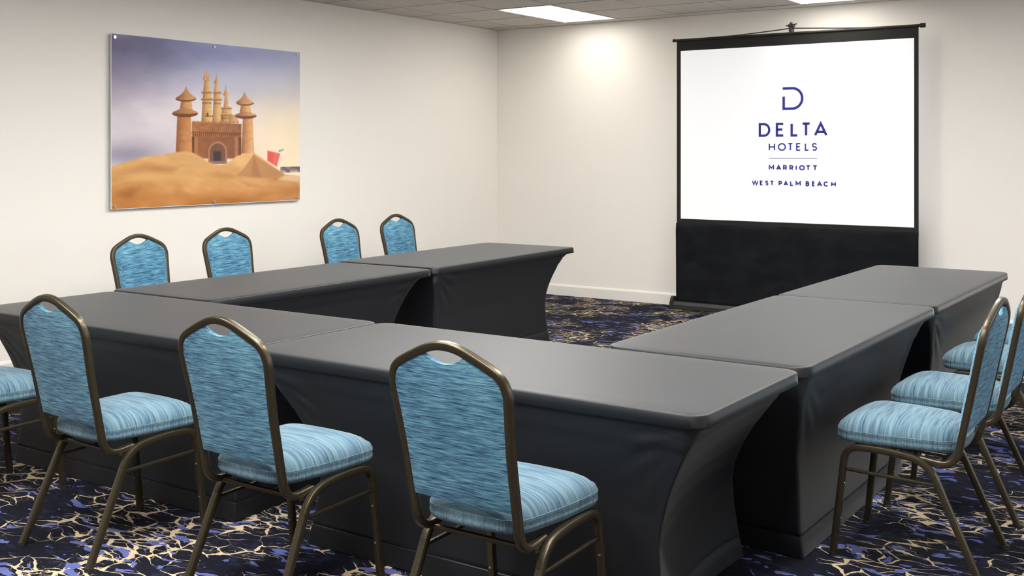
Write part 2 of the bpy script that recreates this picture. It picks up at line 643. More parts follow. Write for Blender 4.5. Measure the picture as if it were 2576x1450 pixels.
# side rows: rz = 90 deg, +x local -> +Y world, +y local -> -X world
table('black-covered table in the left row, nearer one, touching the near row', -5.285, 5.085, PI / 2, 2.00, 0.91, (0.40, 0.05, 0.05, 0.40), side=(0.21, 0.05), seed=3)
table('black-covered table at the far end of the left row, flared corner by the back wall', -5.345, 7.125, PI / 2 + 0.035, 2.05, 0.94, (0.45, 0.04, 0.04, 0.45), side=(0.21, 0.05), H=0.753, seed=4)
table('grey-looking covered table in the right row, nearer one, beside three blue chairs', -1.895, 5.13, PI / 2, 2.02, 0.90, (0.50, 0.03, 0.03, 0.62), side=(0.03, 0.05), seed=5)
table('grey-looking covered table at the far end of the right row, before the projection screen', -1.905, 7.19, PI / 2, 2.08, 0.90, (0.40, 0.03, 0.03, 0.40), H=0.746, seed=6)


# ------------------------------------------------------------------ banquet chair
def U(x, u, z):          # u runs from front foot (0) to rear foot (.55)
    return Vector((x, 0.275 - u, z))


def back_u(z):
    return 0.472 + (z - 0.5) * 0.205


TW, TD = 0.0135, 0.0125
leg_prof = rrect(0.0125, 0.0125, 0.0035, 2)


def side_path(s):
    P = [U(s * 0.223, 0.004, 0.0), U(s * 0.216, 0.052, 0.434), U(s * 0.216, 0.20, 0.438), U(s * 0.216, 0.362, 0.420), U(s * 0.230, 0.550, 0.0)]
    return fillet(P, [0.060, 0.06, 0.075], 8)


def split_path(path, zc):
    """front leg / rail / rear leg, cut where the straight legs end"""
    i = next(k for k in range(len(path)) if path[k].z > zc)
    j = next(k for k in range(len(path) - 1, -1, -1) if path[k].z > zc - 0.04)
    return path[:i + 1], path[i:j + 1], path[j:]


BW = 0.955
frame_half = [(0.0, 1.016), (0.032, 1.0135), (0.072, 1.003), (0.140, 0.974), (0.188, 0.949), (0.210, 0.925), (0.2205, 0.890), (0.2185, 0.85), (0.213, 0.79),
              (0.206, 0.70), (0.203, 0.60), (0.201, 0.52)]


def back_frame_path():
    half = [U(x * BW, back_u(z), z) for x, z in frame_half]
    low = [U(0.200 * BW, 0.462, 0.455), U(0.199 * BW, 0.441, 0.425), U(0.199 * BW, 0.405, 0.412), U(0.199 * BW, 0.33, 0.420)]
    R_ = half + low
    Lf = [Vector((-p.x, p.y, p.z)) for p in R_[::-1]]
    return catmull(Lf[:-1] + R_, 5)


def make_chair(label, group):
    t = thing('banquet_chair', label, 'chair', (0, 0, 0), 0, group)
    # seat
    def seat_outline(ins, n=9):
        pts = []
        # front corners +-.232 at u=-.005, rear corners +-.190 at u=.462
        fw, rw, u0, u1 = 0.230 - ins, 0.184 - ins, 0.0 + ins, 0.462 - ins
        rf, rr = max(0.105 - ins * 0.4, 0.02), max(0.095 - ins * 0.4, 0.02)
        C = [(fw, u0), (-fw, u0), (-rw, u1), (rw, u1)]
        rad = [rf, rf, rr, rr]
        for i in range(4):
            p = Vector((*C[i], 0))
            a = Vector((*C[i - 1], 0))
            b = Vector((*C[(i + 1) % 4], 0))
            d1, d2 = (a - p).normalized(), (b - p).normalized()
            A, B = p + d1 * rad[i], p + d2 * rad[i]
            for k in range(n + 1):
                tt = k / n
                q_ = A * (1 - tt) ** 2 + p * 2 * tt * (1 - tt) + B * tt * tt
                pts.append(q_)
            nx = Vector((*C[(i + 1) % 4], 0))
            d3 = (nx - p).normalized()
            E = nx - d3 * rad[(i + 1) % 4]
            for k in range(1, 6):
                q_ = B.lerp(E, k / 6)
                # slight outward bow of the cushion edges
                nrm = Vector((d3.y, -d3.x, 0))
                if nrm.dot(Vector((0, 0.23, 0)) - q_) > 0:
                    nrm = -nrm
                pts.append(q_ + nrm * 0.006 * math.sin(math.pi * k / 6))
        return pts
    def zf(z, u):   # cushion top follows a small forward crown
        return z - (0.010 * max(0, 1 - u / 0.10) if z > 0.52 else 0)
    lev = [(0.05, 0.447), (0.018, 0.449), (0.006, 0.453), (0.001, 0.463), (0.0, 0.473), (0.0035, 0.4765), (0.0, 0.486), (0.0, 0.490),
           (0.002, 0.497), (0.007, 0.510), (0.016, 0.523), (0.030, 0.535), (0.052, 0.545), (0.085, 0.552), (0.135, 0.557)]
    bm_ = bmesh.new()
    rings = []
    for ins, z in lev:
        rings.append([bm_.verts.new(U(p.x, p.y, zf(z, p.y))) for p in seat_outline(ins)])
    m = len(rings[0])
    for i in range(len(rings) - 1):
        for k in range(m):
            f = bm_.faces.new((rings[i][k], rings[i][(k + 1) % m], rings[i + 1][(k + 1) % m], rings[i + 1][k]))
            f.material_index = 1 if i < 7 else 0
    c = bm_.verts.new(U(0, 0.235, 0.561))
    for k in range(m):
        bm_.faces.new((c, rings[-1][k], rings[-1][(k + 1) % m]))
    bm_.faces.new(rings[0])
    seat = obj('seat', bm_, [M_fab_seat, M_fab_side], t, 'all')
    # welt seam around the cushion
    pts = seat_outline(0.0025)
    pth = [U(p.x, p.y, zf(0.4935, p.y)) for p in pts]
    bm_ = bmesh.new()
    sweep(bm_, pth + [pth[0], pth[1]], circ(0.003, 6), (0, 0, 1), False)
    obj('piping', bm_, M_fab_side, seat, True)
    # backrest pad
    zsx = [0.50, 0.52, 0.60, 0.70, 0.79, 0.85, 0.89, 0.925, 0.949]
    hws = [0.201, 0.201, 0.203, 0.206, 0.213, 0.2185, 0.2205, 0.210, 0.19]
    crx = [0, 0.032, 0.072, 0.140, 0.188, 0.2105, 0.22]
    crz = [1.016, 1.0135, 1.003, 0.974, 0.949, 0.925, 0.90]
    nx_, nz_ = 44, 30
    def grid(front):
        out = []
        for i in range(nx_ + 1):
            s_ = -1 + 2 * i / nx_
            colv = []
            xa = abs(s_) * 0.19
            for _k in range(8):
                ztop = interp(xa, crx, crz) - 0.0125
                if xa < 0.080:
                    ztop = min(ztop, 0.960 + 0.029 * (xa / 0.078) ** 2.0)
                xa = 0.5 * xa + 0.5 * abs(s_) * min(interp(ztop, zsx, hws) - 0.009, 0.212)
            zbot = 0.533 - 0.004 * (1 - s_ * s_)
            for j in range(nz_ + 1):
                tt = j / nz_
                z = zbot + (ztop - zbot) * tt
                hw = interp(z, zsx, hws) - 0.009
                x = s_ * min(hw, 0.212) * BW
                e = min(1.0, (1 - abs(s_)) * 6, tt * 9 + 0.0, (1 - tt) * 9)
                e = math.sqrt(max(e, 0))
                if front:
                    y = 0.008 + 0.020 * e
                else:
                    y = -0.009 - 0.003 * e
                p = U(x, back_u(z), z)
                p.y += y
                colv.append(p)
            out.append(colv)
        return out
    bm_ = bmesh.new()
    F_ = [[bm_.verts.new(p) for p in c_] for c_ in grid(True)]
    B_ = [[bm_.verts.new(p) for p in c_] for c_ in grid(False)]
    for i in range(nx_):
        for j in range(nz_):
            bm_.faces.new((F_[i][j], F_[i + 1][j], F_[i + 1][j + 1], F_[i][j + 1]))
            bm_.faces.new((B_[i][j], B_[i][j + 1], B_[i + 1][j + 1], B_[i + 1][j]))
    for i in range(nx_):
        bm_.faces.new((F_[i][0], B_[i][0], B_[i + 1][0], F_[i + 1][0]))
        bm_.faces.new((F_[i][nz_], F_[i + 1][nz_], B_[i + 1][nz_], B_[i][nz_]))
    for j in range(nz_):
        bm_.faces.new((F_[0][j], F_[0][j + 1], B_[0][j + 1], B_[0][j]))
        bm_.faces.new((F_[nx_][j], B_[nx_][j], B_[nx_][j + 1], F_[nx_][j + 1]))
    obj('backrest', bm_, M_fab_back, t, True)
    # back frame
    bm_ = bmesh.new()
    sweep(bm_, back_frame_path(), rrect(TW, TD, 0.006, 3), (1, 0, 0))
    obj('back_frame', bm_, M_metal, t, True)
    for s in (-1, 1):
        fl, rail, rl = split_path(side_path(s), 0.37)
        obj('leg', sweep(bmesh.new(), fl, leg_prof, (1, 0, 0)), M_metal, t, True)
        obj('side_rail', sweep(bmesh.new(), rail, leg_prof, (1, 0, 0)), M_metal, t, True)
        obj('leg', sweep(bmesh.new(), rl, leg_prof, (1, 0, 0)), M_metal, t, True)
        a, b = U(s * 0.217, 0.046, 0.345), U(s * 0.219, 0.398, 0.336)
        obj('stretcher', sweep(bmesh.new(), [a, b], rrect(0.006, 0.006, 0.002, 2), (1, 0, 0)), M_metal, t, True)
        for z in (0.29, 0.15):
            u = 0.004 + (0.048) * z / 0.434
            p = U(s * 0.221, u + 0.0125, z)
            obj('rivet', cyl(bmesh.new(), p, p + Vector((0, -0.0035, 0)), 0.0035, 10), M_rivet, t, True)
        for u, xx in ((0.004, 0.223), (0.550, 0.230)):
            obj('foot_glide', cyl(bmesh.new(), U(s * xx, u, 0.0005), U(s * xx, u, 0.016), 0.0155, 14), M_glide, t, True)
    for u, z in ((0.395, 0.404), (0.085, 0.432)):
        obj('crossbar', sweep(bmesh.new(), [U(-0.208, u, z), U(0.208, u, z)], rrect(0.009, 0.007, 0.002, 2), (0, 1, 0)), M_metal, t, True)
    return t


def copy_tree(o, parent=None):
    c = o.copy()
    COL.objects.link(c)
    if parent is not None:
        c.parent = parent
    for ch in list(o.children):
        copy_tree(ch, c)
    return c


G1, G2, G3 = 'blue chairs along the near table row', 'blue chairs behind the left table row', 'blue chairs along the right table row'
spots = [
    (-1.978, 2.838, 0.0, 'blue chair seen from behind at the front centre, largest and nearest', G1),
    (-2.905, 2.795, 0.0, 'blue chair seen from behind between the largest chair and the leftmost whole one', G1),
    (-3.875, 2.795, -0.03, 'blue chair seen from behind, leftmost of the three whole backs in the foreground', G1),
    (-4.870, 2.795, 0.0, 'blue chair at the left edge, only its seat and legs in view', G1),
    (-5.925, 4.655, -PI / 2, 'blue chair back showing over the left row, leftmost, below the picture', G2),
    (-5.920, 5.405, -PI / 2, 'blue chair back over the left row, second from left, below the picture', G2),
    (-5.980, 6.640, -PI / 2, 'blue chair back over the left row, right of the picture, second nearest the corner', G2),
    (-6.020, 7.415, -PI / 2, 'smallest blue chair back over the left row, nearest the room corner', G2),
    (-1.125, 4.490, PI / 2, 'blue chair in side view at right, nearest of its row, whole seat and legs visible', G3),
    (-1.125, 5.240, PI / 2, 'blue chair at right, directly behind the nearest one of the right row', G3),
    (-1.125, 6.210, PI / 2, 'blue chair at right edge, third along the right row, before the far table', G3),
    (-1.125, 6.960, PI / 2, 'blue chair at far right edge, last of the right row, mere sliver of seat showing', G3),
]
proto = make_chair(spots[0][3], spots[0][4])
for i, (x, y, rz, lab, grp) in enumerate(spots):
    o = proto if i == 0 else copy_tree(proto)
    o.location = (x, y, 0)
    o.rotation_euler = (0, 0, rz)
    o['label'] = lab
    o['group'] = grp

# ------------------------------------------------------------------ projection screen
SY = 10.05
ps = thing('projection_screen', 'black-bordered pull-up projection screen showing a blue logo, standing before the back wall', 'projection screen', (-3.70, SY, 0))


def rel(lo, hi, bev=0.0):
    b = bx(lo, hi, bev)
    bmesh.ops.translate(b, verts=b.verts, vec=(3.70, -SY, 0))
    return b


def relbm(b):
    bmesh.ops.translate(b, verts=b.verts, vec=(3.70, -SY, 0))
    return b


X0, X1 = -4.872, -2.522
WXa, WXb, WZa, WZb = -4.828, -2.560, 0.906, 2.588
bm = bmesh.new()
box(bm, (X0, SY, 0.845), (WXa, SY + 0.004, 2.69))
box(bm, (WXb, SY, 0.845), (X1, SY + 0.004, 2.69))
box(bm, (WXa, SY, WZb), (WXb, SY + 0.004, 2.69))
box(bm, (WXa, SY, 0.845), (WXb, SY + 0.004, WZa))
obj('screen_border', relbm(bm), M_black, ps)
surf = obj('screen_surface', rel((WXa, SY + 0.0005, WZa), (WXb, SY + 0.0035, WZb)), M_white, ps)
# lower drape: gently waved cloth
bm = bmesh.new()
NX, NZ = 60, 22
gr = []
for i in range(NX + 1):
    c_ = []
    for j in range(NZ + 1):
        x = X0 - 0.003 + (X1 - X0 + 0.006) * i / NX
        z = 0.07 + (0.862 - 0.07) * j / NZ
        y = SY - 0.016 - 0.004 * math.sin(x * 7.0 + z * 3) - 0.003 * math.sin(x * 17 - z * 5)
        y += 0.007 * max(0, (z - 0.80) / 0.06)
        c_.append(bm.verts.new((x, y, z)))
    gr.append(c_)
for i in range(NX):
    for j in range(NZ):
        bm.faces.new((gr[i][j], gr[i + 1][j], gr[i + 1][j + 1], gr[i][j + 1]))
o = obj('lower_drape', relbm(bm), M_drape, ps, True)
md = o.modifiers.new('thickness', 'SOLIDIFY')
md.thickness = 0.002
# top bar with end knobs, roller housing with end caps
bm = bmesh.new()
cyl(bm, (-4.90, SY, 2.695), (-2.47, SY, 2.695), 0.013, 14)
tb = obj('top_bar', relbm(bm), M_bar, ps, True)
for x0_, x1_, r_ in ((-4.912, -4.888, 0.016), (-2.505, -2.463, 0.021)):
    obj('bar_knob', relbm(cyl(bmesh.new(), (x0_, SY, 2.695), (x1_, SY, 2.695), r_, 14)), M_bar, tb, True)
hb = bmesh.new()
prof = [(-0.055, 0.004), (0.055, 0.004), (0.055, 0.05), (0.035, 0.074), (0.0, 0.082), (-0.035, 0.074), (-0.055, 0.045)]
sweep(hb, [(-4.90, SY, 0.0), (-2.47, SY, 0.0)], [(a, b) for a, b in prof], (0, 1, 0))
# sweep frame: side=(0,1,0), up = T x side = (1,0,0)x(0,1,0) = +z
hs = obj('roller_housing', relbm(hb), M_housing, ps)
for x in (-4.925, -2.475):
    b = bmesh.new()
    cyl(b, (x, SY, 0.078), (x + 0.03, SY, 0.078), 0.048, 20)
    box(b, (x, SY - 0.06, 0.0), (x + 0.03, SY + 0.06, 0.07))
    obj('end_cap', relbm(b), M_glide, hs)
for sx in (-1, 1):
    b = bx((-3.70 + sx * 0.85 - 0.02, SY - 0.12, 0.0), (-3.70 + sx * 0.85 + 0.02, SY + 0.12, 0.012), 0.003)
    obj('foot_bar', relbm(b), M_glide, ps)
# support pole and lifting arms
b = bmesh.new()
cyl(b, (-3.69, SY + 0.05, 0.05), (-3.69, SY + 0.05, 2.74), 0.012, 12)
obj('support_pole', relbm(b), M_bar, ps, True)
for pts in ([(-4.62, SY, 2.702), (-4.2, SY + 0.02, 2.714), (-3.70, SY + 0.03, 2.747)], [(-2.75, SY, 2.702), (-3.1, SY + 0.02, 2.712), (-3.68, SY + 0.03, 2.747)]):
    obj('lifting_arm', relbm(sweep(bmesh.new(), catmull(pts, 5), rrect(0.006, 0.005, 0.002, 2), (0, 1, 0))), M_bar, ps, True)
b = bmesh.new()
box(b, (-3.705, SY - 0.012, 2.70), (-3.675, SY + 0.06, 2.76), 0.004)
box(b, (-3.72, SY - 0.005, 2.757), (-3.66, SY + 0.045, 2.783), 0.006)
br = obj('top_bracket', relbm(b), M_bar, ps)
b = bmesh.new()
cyl(b, (-3.745, SY + 0.02, 2.772), (-3.635, SY + 0.02, 2.785), 0.005, 10)
cyl(b, (-3.69, SY + 0.01, 2.76), (-3.69, SY + 0.01, 2.80), 0.014, 12)
obj('wing_knob', relbm(b), M_bar, br, True)

# logo and lettering drawn as strokes
A_ = math.pi / 180


def arc(cx, cy, rx, ry, a0, a1, n=14):
    return [(cx + rx * math.cos((a0 + (a1 - a0) * k / n) * A_), cy + ry * math.sin((a0 + (a1 - a0) * k / n) * A_)) for k in range(n + 1)]


GL = {  # glyph: (width, strokes) in cap-height units
    'D': (0.80, [[(0, 0), (0, 1), (0.36, 1)] + arc(0.36, 0.5, 0.44, 0.5, 90, -90) + [(0.36, 0), (0, 0)]]),
    'E': (0.58, [[(0.58, 1), (0, 1), (0, 0), (0.58, 0)], [(0, 0.52), (0.50, 0.52)]]),
    'L': (0.54, [[(0, 1), (0, 0), (0.54, 0)]]),
    'T': (0.66, [[(0, 1), (0.66, 1)], [(0.33, 1), (0.33, 0)]]),
    'A': (0.86, [[(0, 0), (0.43, 1), (0.86, 0)], [(0.16, 0.28), (0.70, 0.28)]]),
    'H': (0.72, [[(0, 0), (0, 1)], [(0.72, 0), (0.72, 1)], [(0, 0.5), (0.72, 0.5)]]),
    'O': (1.0, [arc(0.5, 0.5, 0.5, 0.5, 90, 450, 36)]),
    'S': (0.56, [[(0.52, 0.84)] + arc(0.28, 0.74, 0.24, 0.26, 45, 250, 14) + arc(0.27, 0.26, 0.26, 0.26, 70, -140, 14)]),
    'M': (0.86, [[(0, 0), (0, 1), (0.43, 0.34), (0.86, 1), (0.86, 0)]]),
    'R': (0.64, [[(0, 0), (0, 1), (0.34, 1)] + arc(0.34, 0.71, 0.27, 0.29, 90, -90, 12) + [(0, 0.42)], [(0.32, 0.42), (0.64, 0)]]),
    'I': (0.0, [[(0, 0), (0, 1)]]),
    'W': (1.14, [[(0, 1), (0.29, 0), (0.57, 1), (0.85, 0), (1.14, 1)]]),
    'P': (0.60, [[(0, 0), (0, 1), (0.32, 1)] + arc(0.32, 0.70, 0.28, 0.30, 90, -90, 12) + [(0, 0.40)]]),
    'B': (0.62, [[(0, 0), (0, 1), (0.32, 1)] + arc(0.32, 0.765, 0.23, 0.235, 90, -90, 10) + [(0, 0.53)],
                 [(0.32, 0.53)] + arc(0.34, 0.265, 0.28, 0.265, 90, -90, 10) + [(0, 0), (0, 0.1)]]),
    'C': (0.86, [arc(0.5, 0.5, 0.5, 0.5, 45, 315, 26)]),
}


def ribbon(bm_, pts, wd, y):
    """flat stroke in the x/z plane with mitred joints"""
    pts = [Vector((a, b)) for a, b in pts]
    q = [pts[0]]
    for p in pts[1:]:
        if (p - q[-1]).length > 1e-5:
            q.append(p)
    pts = q
    n = len(pts)
    closed = (pts[0] - pts[-1]).length < 1e-4
    if closed:
        pts = pts[:-1]
        n -= 1
    L_, R_ = [], []
    for i in range(n):
        if closed:
            d1 = (pts[i] - pts[i - 1]).normalized()
            d2 = (pts[(i + 1) % n] - pts[i]).normalized()
        else:
            d1 = (pts[i] - pts[max(i - 1, 0)]) if i else (pts[1] - pts[0])
            d2 = (pts[min(i + 1, n - 1)] - pts[i]) if i < n - 1 else (pts[-1] - pts[-2])
            d1, d2 = d1.normalized(), d2.normalized()
        n1, n2 = Vector((-d1.y, d1.x)), Vector((-d2.y, d2.x))
        mm = (n1 + n2)
        mm = mm.normalized() if mm.length > 1e-6 else n1
        k = min(1.0 / max(mm.dot(n1), 0.3), 2.2)
        L_.append(pts[i] + mm * k * wd / 2)
        R_.append(pts[i] - mm * k * wd / 2)
    f_, b_ = y, y + 0.0012
    V = [[bm_.verts.new((p.x, yy, p.y)) for p in S_] for S_, yy in ((L_, f_), (R_, f_), (R_, b_), (L_, b_))]
    rng = range(n) if closed else range(n - 1)
    for i in rng:
        j = (i + 1) % n
        for a in range(4):
            c2_ = (a + 1) % 4
            bm_.faces.new((V[a][i], V[a][j], V[c2_][j], V[c2_][i]))
    if not closed:
        bm_.faces.new([V[a][0] for a in range(4)])
        bm_.faces.new([V[a][-1] for a in range(4)])


def word(text, spans, x0, x1, z0, z1, sw):
    """letters set one by one; spans are the left and right edges of each letter"""
    cap = z1 - z0 - sw
    k = (x1 - x0) / (spans[-1][1] - spans[0][0])
    for ch, (a0, a1) in zip(text, spans):
        xa, xb = x0 + (a0 - spans[0][0]) * k, x0 + (a1 - spans[0][0]) * k
        w_ = GL[ch][0]
        fx = (xb - xa - sw) / w_ if w_ else 1.0
        b_ = bmesh.new()
        for st in GL[ch][1]:
            ribbon(b_, [(xa + sw / 2 + a * fx, z0 + sw / 2 + c * cap) for a, c in st], sw, SY - 0.0012)
        obj('letter', relbm(b_), M_logo, surf)


# emblem: open D
b = bmesh.new()
sw = 0.024
ex0, ex1, ez0, ez1 = -3.770 + sw / 2, -3.566 - sw / 2, 1.973 + sw / 2, 2.189 - sw / 2
rr_ = (ez1 - ez0) / 2
ribbon(b, [(ex0 - 0.01, ez1), (ex1 - rr_, ez1)] + arc(ex1 - rr_, ez0 + rr_, rr_, rr_, 90, -90, 26) + [(ex1 - rr_, ez0), (ex0, ez0), (ex0, ez0 + 0.115)], sw, SY - 0.0012)
obj('emblem', relbm(b), M_logo, surf)
word('DELTA', [(265, 402), (465, 565), (635, 725), (758, 865), (900, 1050)], -4.007, -3.337, 1.720, 1.853, 0.0225)
word('HOTELS', [(380, 455), (487, 580), (600, 662), (697, 750), (795, 843), (873, 935)], -3.906, -3.434, 1.586, 1.660, 0.0125)
b = bmesh.new()
ribbon(b, [(-3.902, 1.516), (-3.436, 1.516)], 0.006, SY - 0.0012)
obj('rule_line', relbm(b), M_logo2, surf)
word('MARRIOTT', [(380, 443), (466, 524), (546, 592), (618, 664), (689, 702), (729, 794), (804, 858), (880, 935)], -3.906, -3.432, 1.402, 1.452, 0.0125)
word('WESTPALMBEACH', [(188, 266), (282, 320), (344, 384), (400, 448), (500, 541), (558, 610), (632, 672), (694, 755), (808, 850), (878, 914), (934, 992), (1007, 1058), (1090, 1142)], -4.076, -3.259, 1.254, 1.302, 0.0120)

# ------------------------------------------------------------------ acrylic picture with a sandcastle
PY0, PY1, PZ0, PZ1, PX = 5.146, 7.123, 1.140, 2.480, -7.200
NU, NV = 560, 380
uu, vv = np.meshgrid(np.linspace(0, 1, NU), np.linspace(0, 1, NV))     # v up
ASP = (PY1 - PY0) / (PZ1 - PZ0)


def lerp3(a, b, t):
    return np.array(a)[None, None, :] * (1 - t[..., None]) + np.array(b)[None, None, :] * t[..., None]


def sstep(a, b, x):
    t = np.clip((x - a) / (b - a), 0, 1)
    return t * t * (3 - 2 * t)


rs = np.random.RandomState(3)


def fnoise(sx, sy, oct_=4):
    out = np.zeros_like(uu)
    amp, tot = 1.0, 0
    for o_ in range(oct_):
        gx_, gy_ = int(sx * 2 ** o_) + 2, int(sy * 2 ** o_) + 2
        gd = rs.rand(gy_ + 1, gx_ + 1)
        x = uu * (gx_ - 1)
        y = vv * (gy_ - 1)
        xi, yi = x.astype(int), y.astype(int)
        fx_, fy_ = x - xi, y - yi
        fx_, fy_ = fx_ * fx_ * (3 - 2 * fx_), fy_ * fy_ * (3 - 2 * fy_)
        v_ = (gd[yi, xi] * (1 - fx_) + gd[yi, xi + 1] * fx_) * (1 - fy_) + (gd[yi + 1, xi] * (1 - fx_) + gd[yi + 1, xi + 1] * fx_) * fy_
        out += amp * v_
        tot += amp
        amp *= 0.5
    return out / tot


def blend(img, mask, colr):
    c_ = np.array(colr, float)
    if c_.ndim == 1:
        c_ = c_[None, None, :]
    return img * (1 - mask[..., None]) + c_ * mask[..., None]


# colours below are display values (0-255)
cl = fnoise(4, 6, 5)
left = lerp3((216, 206, 214), (118, 114, 144), sstep(0.45, 1.0, vv))
right = lerp3((246, 224, 190), (172, 178, 208), sstep(0.35, 1.02, vv))
mid = lerp3((228, 218, 224), (138, 144, 190), sstep(0.55, 1.0, vv))
tl_ = sstep(0.0, 0.55, uu)[..., None]
tr_ = sstep(0.45, 1.0, uu)[..., None]
img = left * (1 - tl_) + mid * tl_
img = img * (1 - tr_) + right * tr_
img += ((cl - 0.5) * 46)[..., None] * (1 - 0.5 * sstep(0.3, 1, uu))[..., None]
glow = np.exp(-(((uu - 0.98) / 0.42) ** 2 + ((vv - 0.36) / 0.34) ** 2))
img = blend(img, glow * 0.6, (250, 230, 196))
img = blend(img, 0.55 * np.exp(-(((uu - 0.62) / 0.34) ** 2 + ((vv - 0.78) / 0.10) ** 2)), (206, 208, 226))
img = blend(img, 0.5 * sstep(0.5, 0.75, cl) * np.exp(-(((uu - 0.10) / 0.22) ** 2 + ((vv - 0.42) / 0.17) ** 2)), (232, 224, 222))
lowc = np.exp(-(((uu - 0.08) / 0.20) ** 2 + ((vv - 0.31) / 0.07) ** 2))
img = blend(img, 0.75 * lowc, (132, 128, 146))
# sea strip right
sea = ((vv > 0.185) & (vv < 0.225) & (uu > 0.88)).astype(float)
img = blend(img, sea * (0.5 + 0.5 * (fnoise(40, 40, 2) > 0.5)), (120, 100, 98))
img = blend(img, ((vv > 0.20) & (vv < 0.222) & (uu > 0.88)).astype(float) * 0.6, (96, 86, 98))
sand_n = fnoise(6, 10, 5)
fine = fnoise(60, 60, 3)


def poly(pts, soft=0.0025):
    """antialiased polygon mask via signed distance (image units u,v)"""
    P_ = [(a * ASP, b) for a, b in pts]
    X, Y = uu * ASP, vv
    inside = np.zeros(X.shape, bool)
    d = np.full(X.shape, 9.0)
    for i in range(len(P_)):
        (x1, y1), (x2, y2) = P_[i - 1], P_[i]
        ex, ey = x2 - x1, y2 - y1
        L2 = ex * ex + ey * ey + 1e-12
        t = np.clip(((X - x1) * ex + (Y - y1) * ey) / L2, 0, 1)
        d = np.minimum(d, np.hypot(X - x1 - t * ex, Y - y1 - t * ey))
        if y1 != y2:
            c_ = ((y1 > Y) != (y2 > Y)) & (X < (x2 - x1) * (Y - y1) / (y2 - y1) + x1)
            inside ^= c_
    return np.clip(0.5 + np.where(inside, d, -d) / (2 * soft), 0, 1)


def shade(u0, u1, lightc, darkc, k=0.5):
    """cylinder of sand printed lit from the right"""
    t = np.clip((uu - u0) / (u1 - u0), 0, 1)
    s_ = 0.15 + 0.85 * np.sin(np.clip(t * 0.9, 0, 1) * math.pi * 0.62) ** 1.2
    c_ = lerp3(darkc, lightc, s_)
    return c_ + ((fine - 0.5) * 26)[..., None]


def pic(px, py):
    """photo crop coordinates (1657x1450 crop) -> u,v on the print"""
    u_ = (px - 205) / 1235
    ztop = 108 + (240 - 108) * u_
    zbot = 1265 + (1200 - 1265) * u_
    # perspective-correct along u
    h0, h1 = 1157, 960
    un = u_ * h0 / (h1 + (h0 - h1) * u_) if False else (u_ * h1) / (h0 * (1 - u_) + h1 * u_) * 1.0
    un = u_ / (u_ + (1 - u_) * (h1 / h0)) if False else un
    return (un, 1 - (py - ztop) / (zbot - ztop))


def pp(*pts):
    return [pic(a, b) for a, b in pts]


def tower(x0, x1, ytop, ybot, lightc=(222, 178, 122), darkc=(128, 78, 48)):
    global img
    a, b_ = pic(x0, ybot)[0], pic(x1, ybot)[0]
    img = blend(img, poly(pp((x0 + 8, ytop), (x1 - 8, ytop), (x1 + 3, ybot), (x0 - 3, ybot))), shade(a, b_, lightc, darkc))


def brim(cx, cy, rx, ry, lightc=(205, 150, 98), darkc=(116, 72, 48)):
    """dark underside of a flared roof, printed as a thin lens below its rim"""
    global img
    e = [(cx + rx * math.cos(k * math.pi / 12), cy + (ry if math.sin(k * math.pi / 12) > 0 else ry * 0.3) * math.sin(k * math.pi / 12)) for k in range(24)]
    img = blend(img, poly(pp(*e)), darkc)


def cone(cx, ytip, ybase, rx, lightc=(214, 160, 106), darkc=(120, 72, 46)):
    global img
    h_ = ybase - ytip
    sd = [(0.10, 0.18), (0.20, 0.40), (0.40, 0.62), (0.68, 0.82), (0.93, 0.96), (0.98, 1.04), (0.70, 1.14), (0.35, 1.19)]
    pts = [(cx, ytip)] + [(cx + rx * a_, ytip + h_ * b_) for a_, b_ in sd] + [(cx - rx * a_, ytip + h_ * b_) for a_, b_ in sd[::-1]]
    a, b_ = pic(cx - rx, ybase)[0], pic(cx + rx, ybase)[0]
    img = blend(img, poly(pp(*pts)), shade(a, b_, lightc, darkc))


def crenel(x0, x1, y, n, hh, colr, duty=0.5):
    global img
    st = (x1 - x0) / n
    for k in range(n):
        xa = x0 + k * st
        img = blend(img, poly(pp((xa, y - hh), (xa + st * duty, y - hh), (xa + st * duty, y), (xa, y)), 0.0015), colr)


# back towers
tower(800, 868, 492, 700, (232, 190, 130), (156, 104, 64))
tower(872, 930, 495, 700, (232, 190, 130), (160, 106, 66))
tower(925, 1000, 600, 700, (230, 186, 130), (150, 100, 62))
tower(945, 975, 505, 600, (226, 178, 122), (176, 120, 76))
tower(812, 852, 395, 495, (230, 186, 126), (165, 110, 70))
tower(882, 910, 430, 495, (230, 186, 126), (170, 116, 72))
for cx, tip, base, r_ in ((833, 338, 420, 17), (818, 355, 410, 9), (845, 362, 418, 9), (896, 368, 435, 17), (957, 440, 512, 16)):
    cone(cx, tip, base, r_, (226, 178, 120), (160, 104, 64))
for x0, x1, y in ((797, 866, 500), (795, 872, 545), (874, 928, 502), (873, 932, 548), (926, 996, 604), (922, 1004, 650)):
    crenel(x0, x1, y, 9, 11, (206, 154, 100), 0.6)
    img = blend(img, poly(pp((x0, y - 3), (x1, y - 3), (x1, y + 5), (x0, y + 5))) * 0.7, (130, 82, 50))
for x0, x1, y in ((800, 866, 562), (876, 928, 566), (926, 998, 662)):
    crenel(x0 + 4, x1, y, 7, -12, (120, 74, 46), 0.5)
crenel(822, 880, 660, 5, 12, (110, 68, 44), 0.45)
img = blend(img, poly(pp((833, 632), (843, 632), (843, 655), (833, 655))), (90, 52, 34))
# far right low wall
tower(975, 1040, 645, 700, (222, 174, 120), (168, 116, 76))
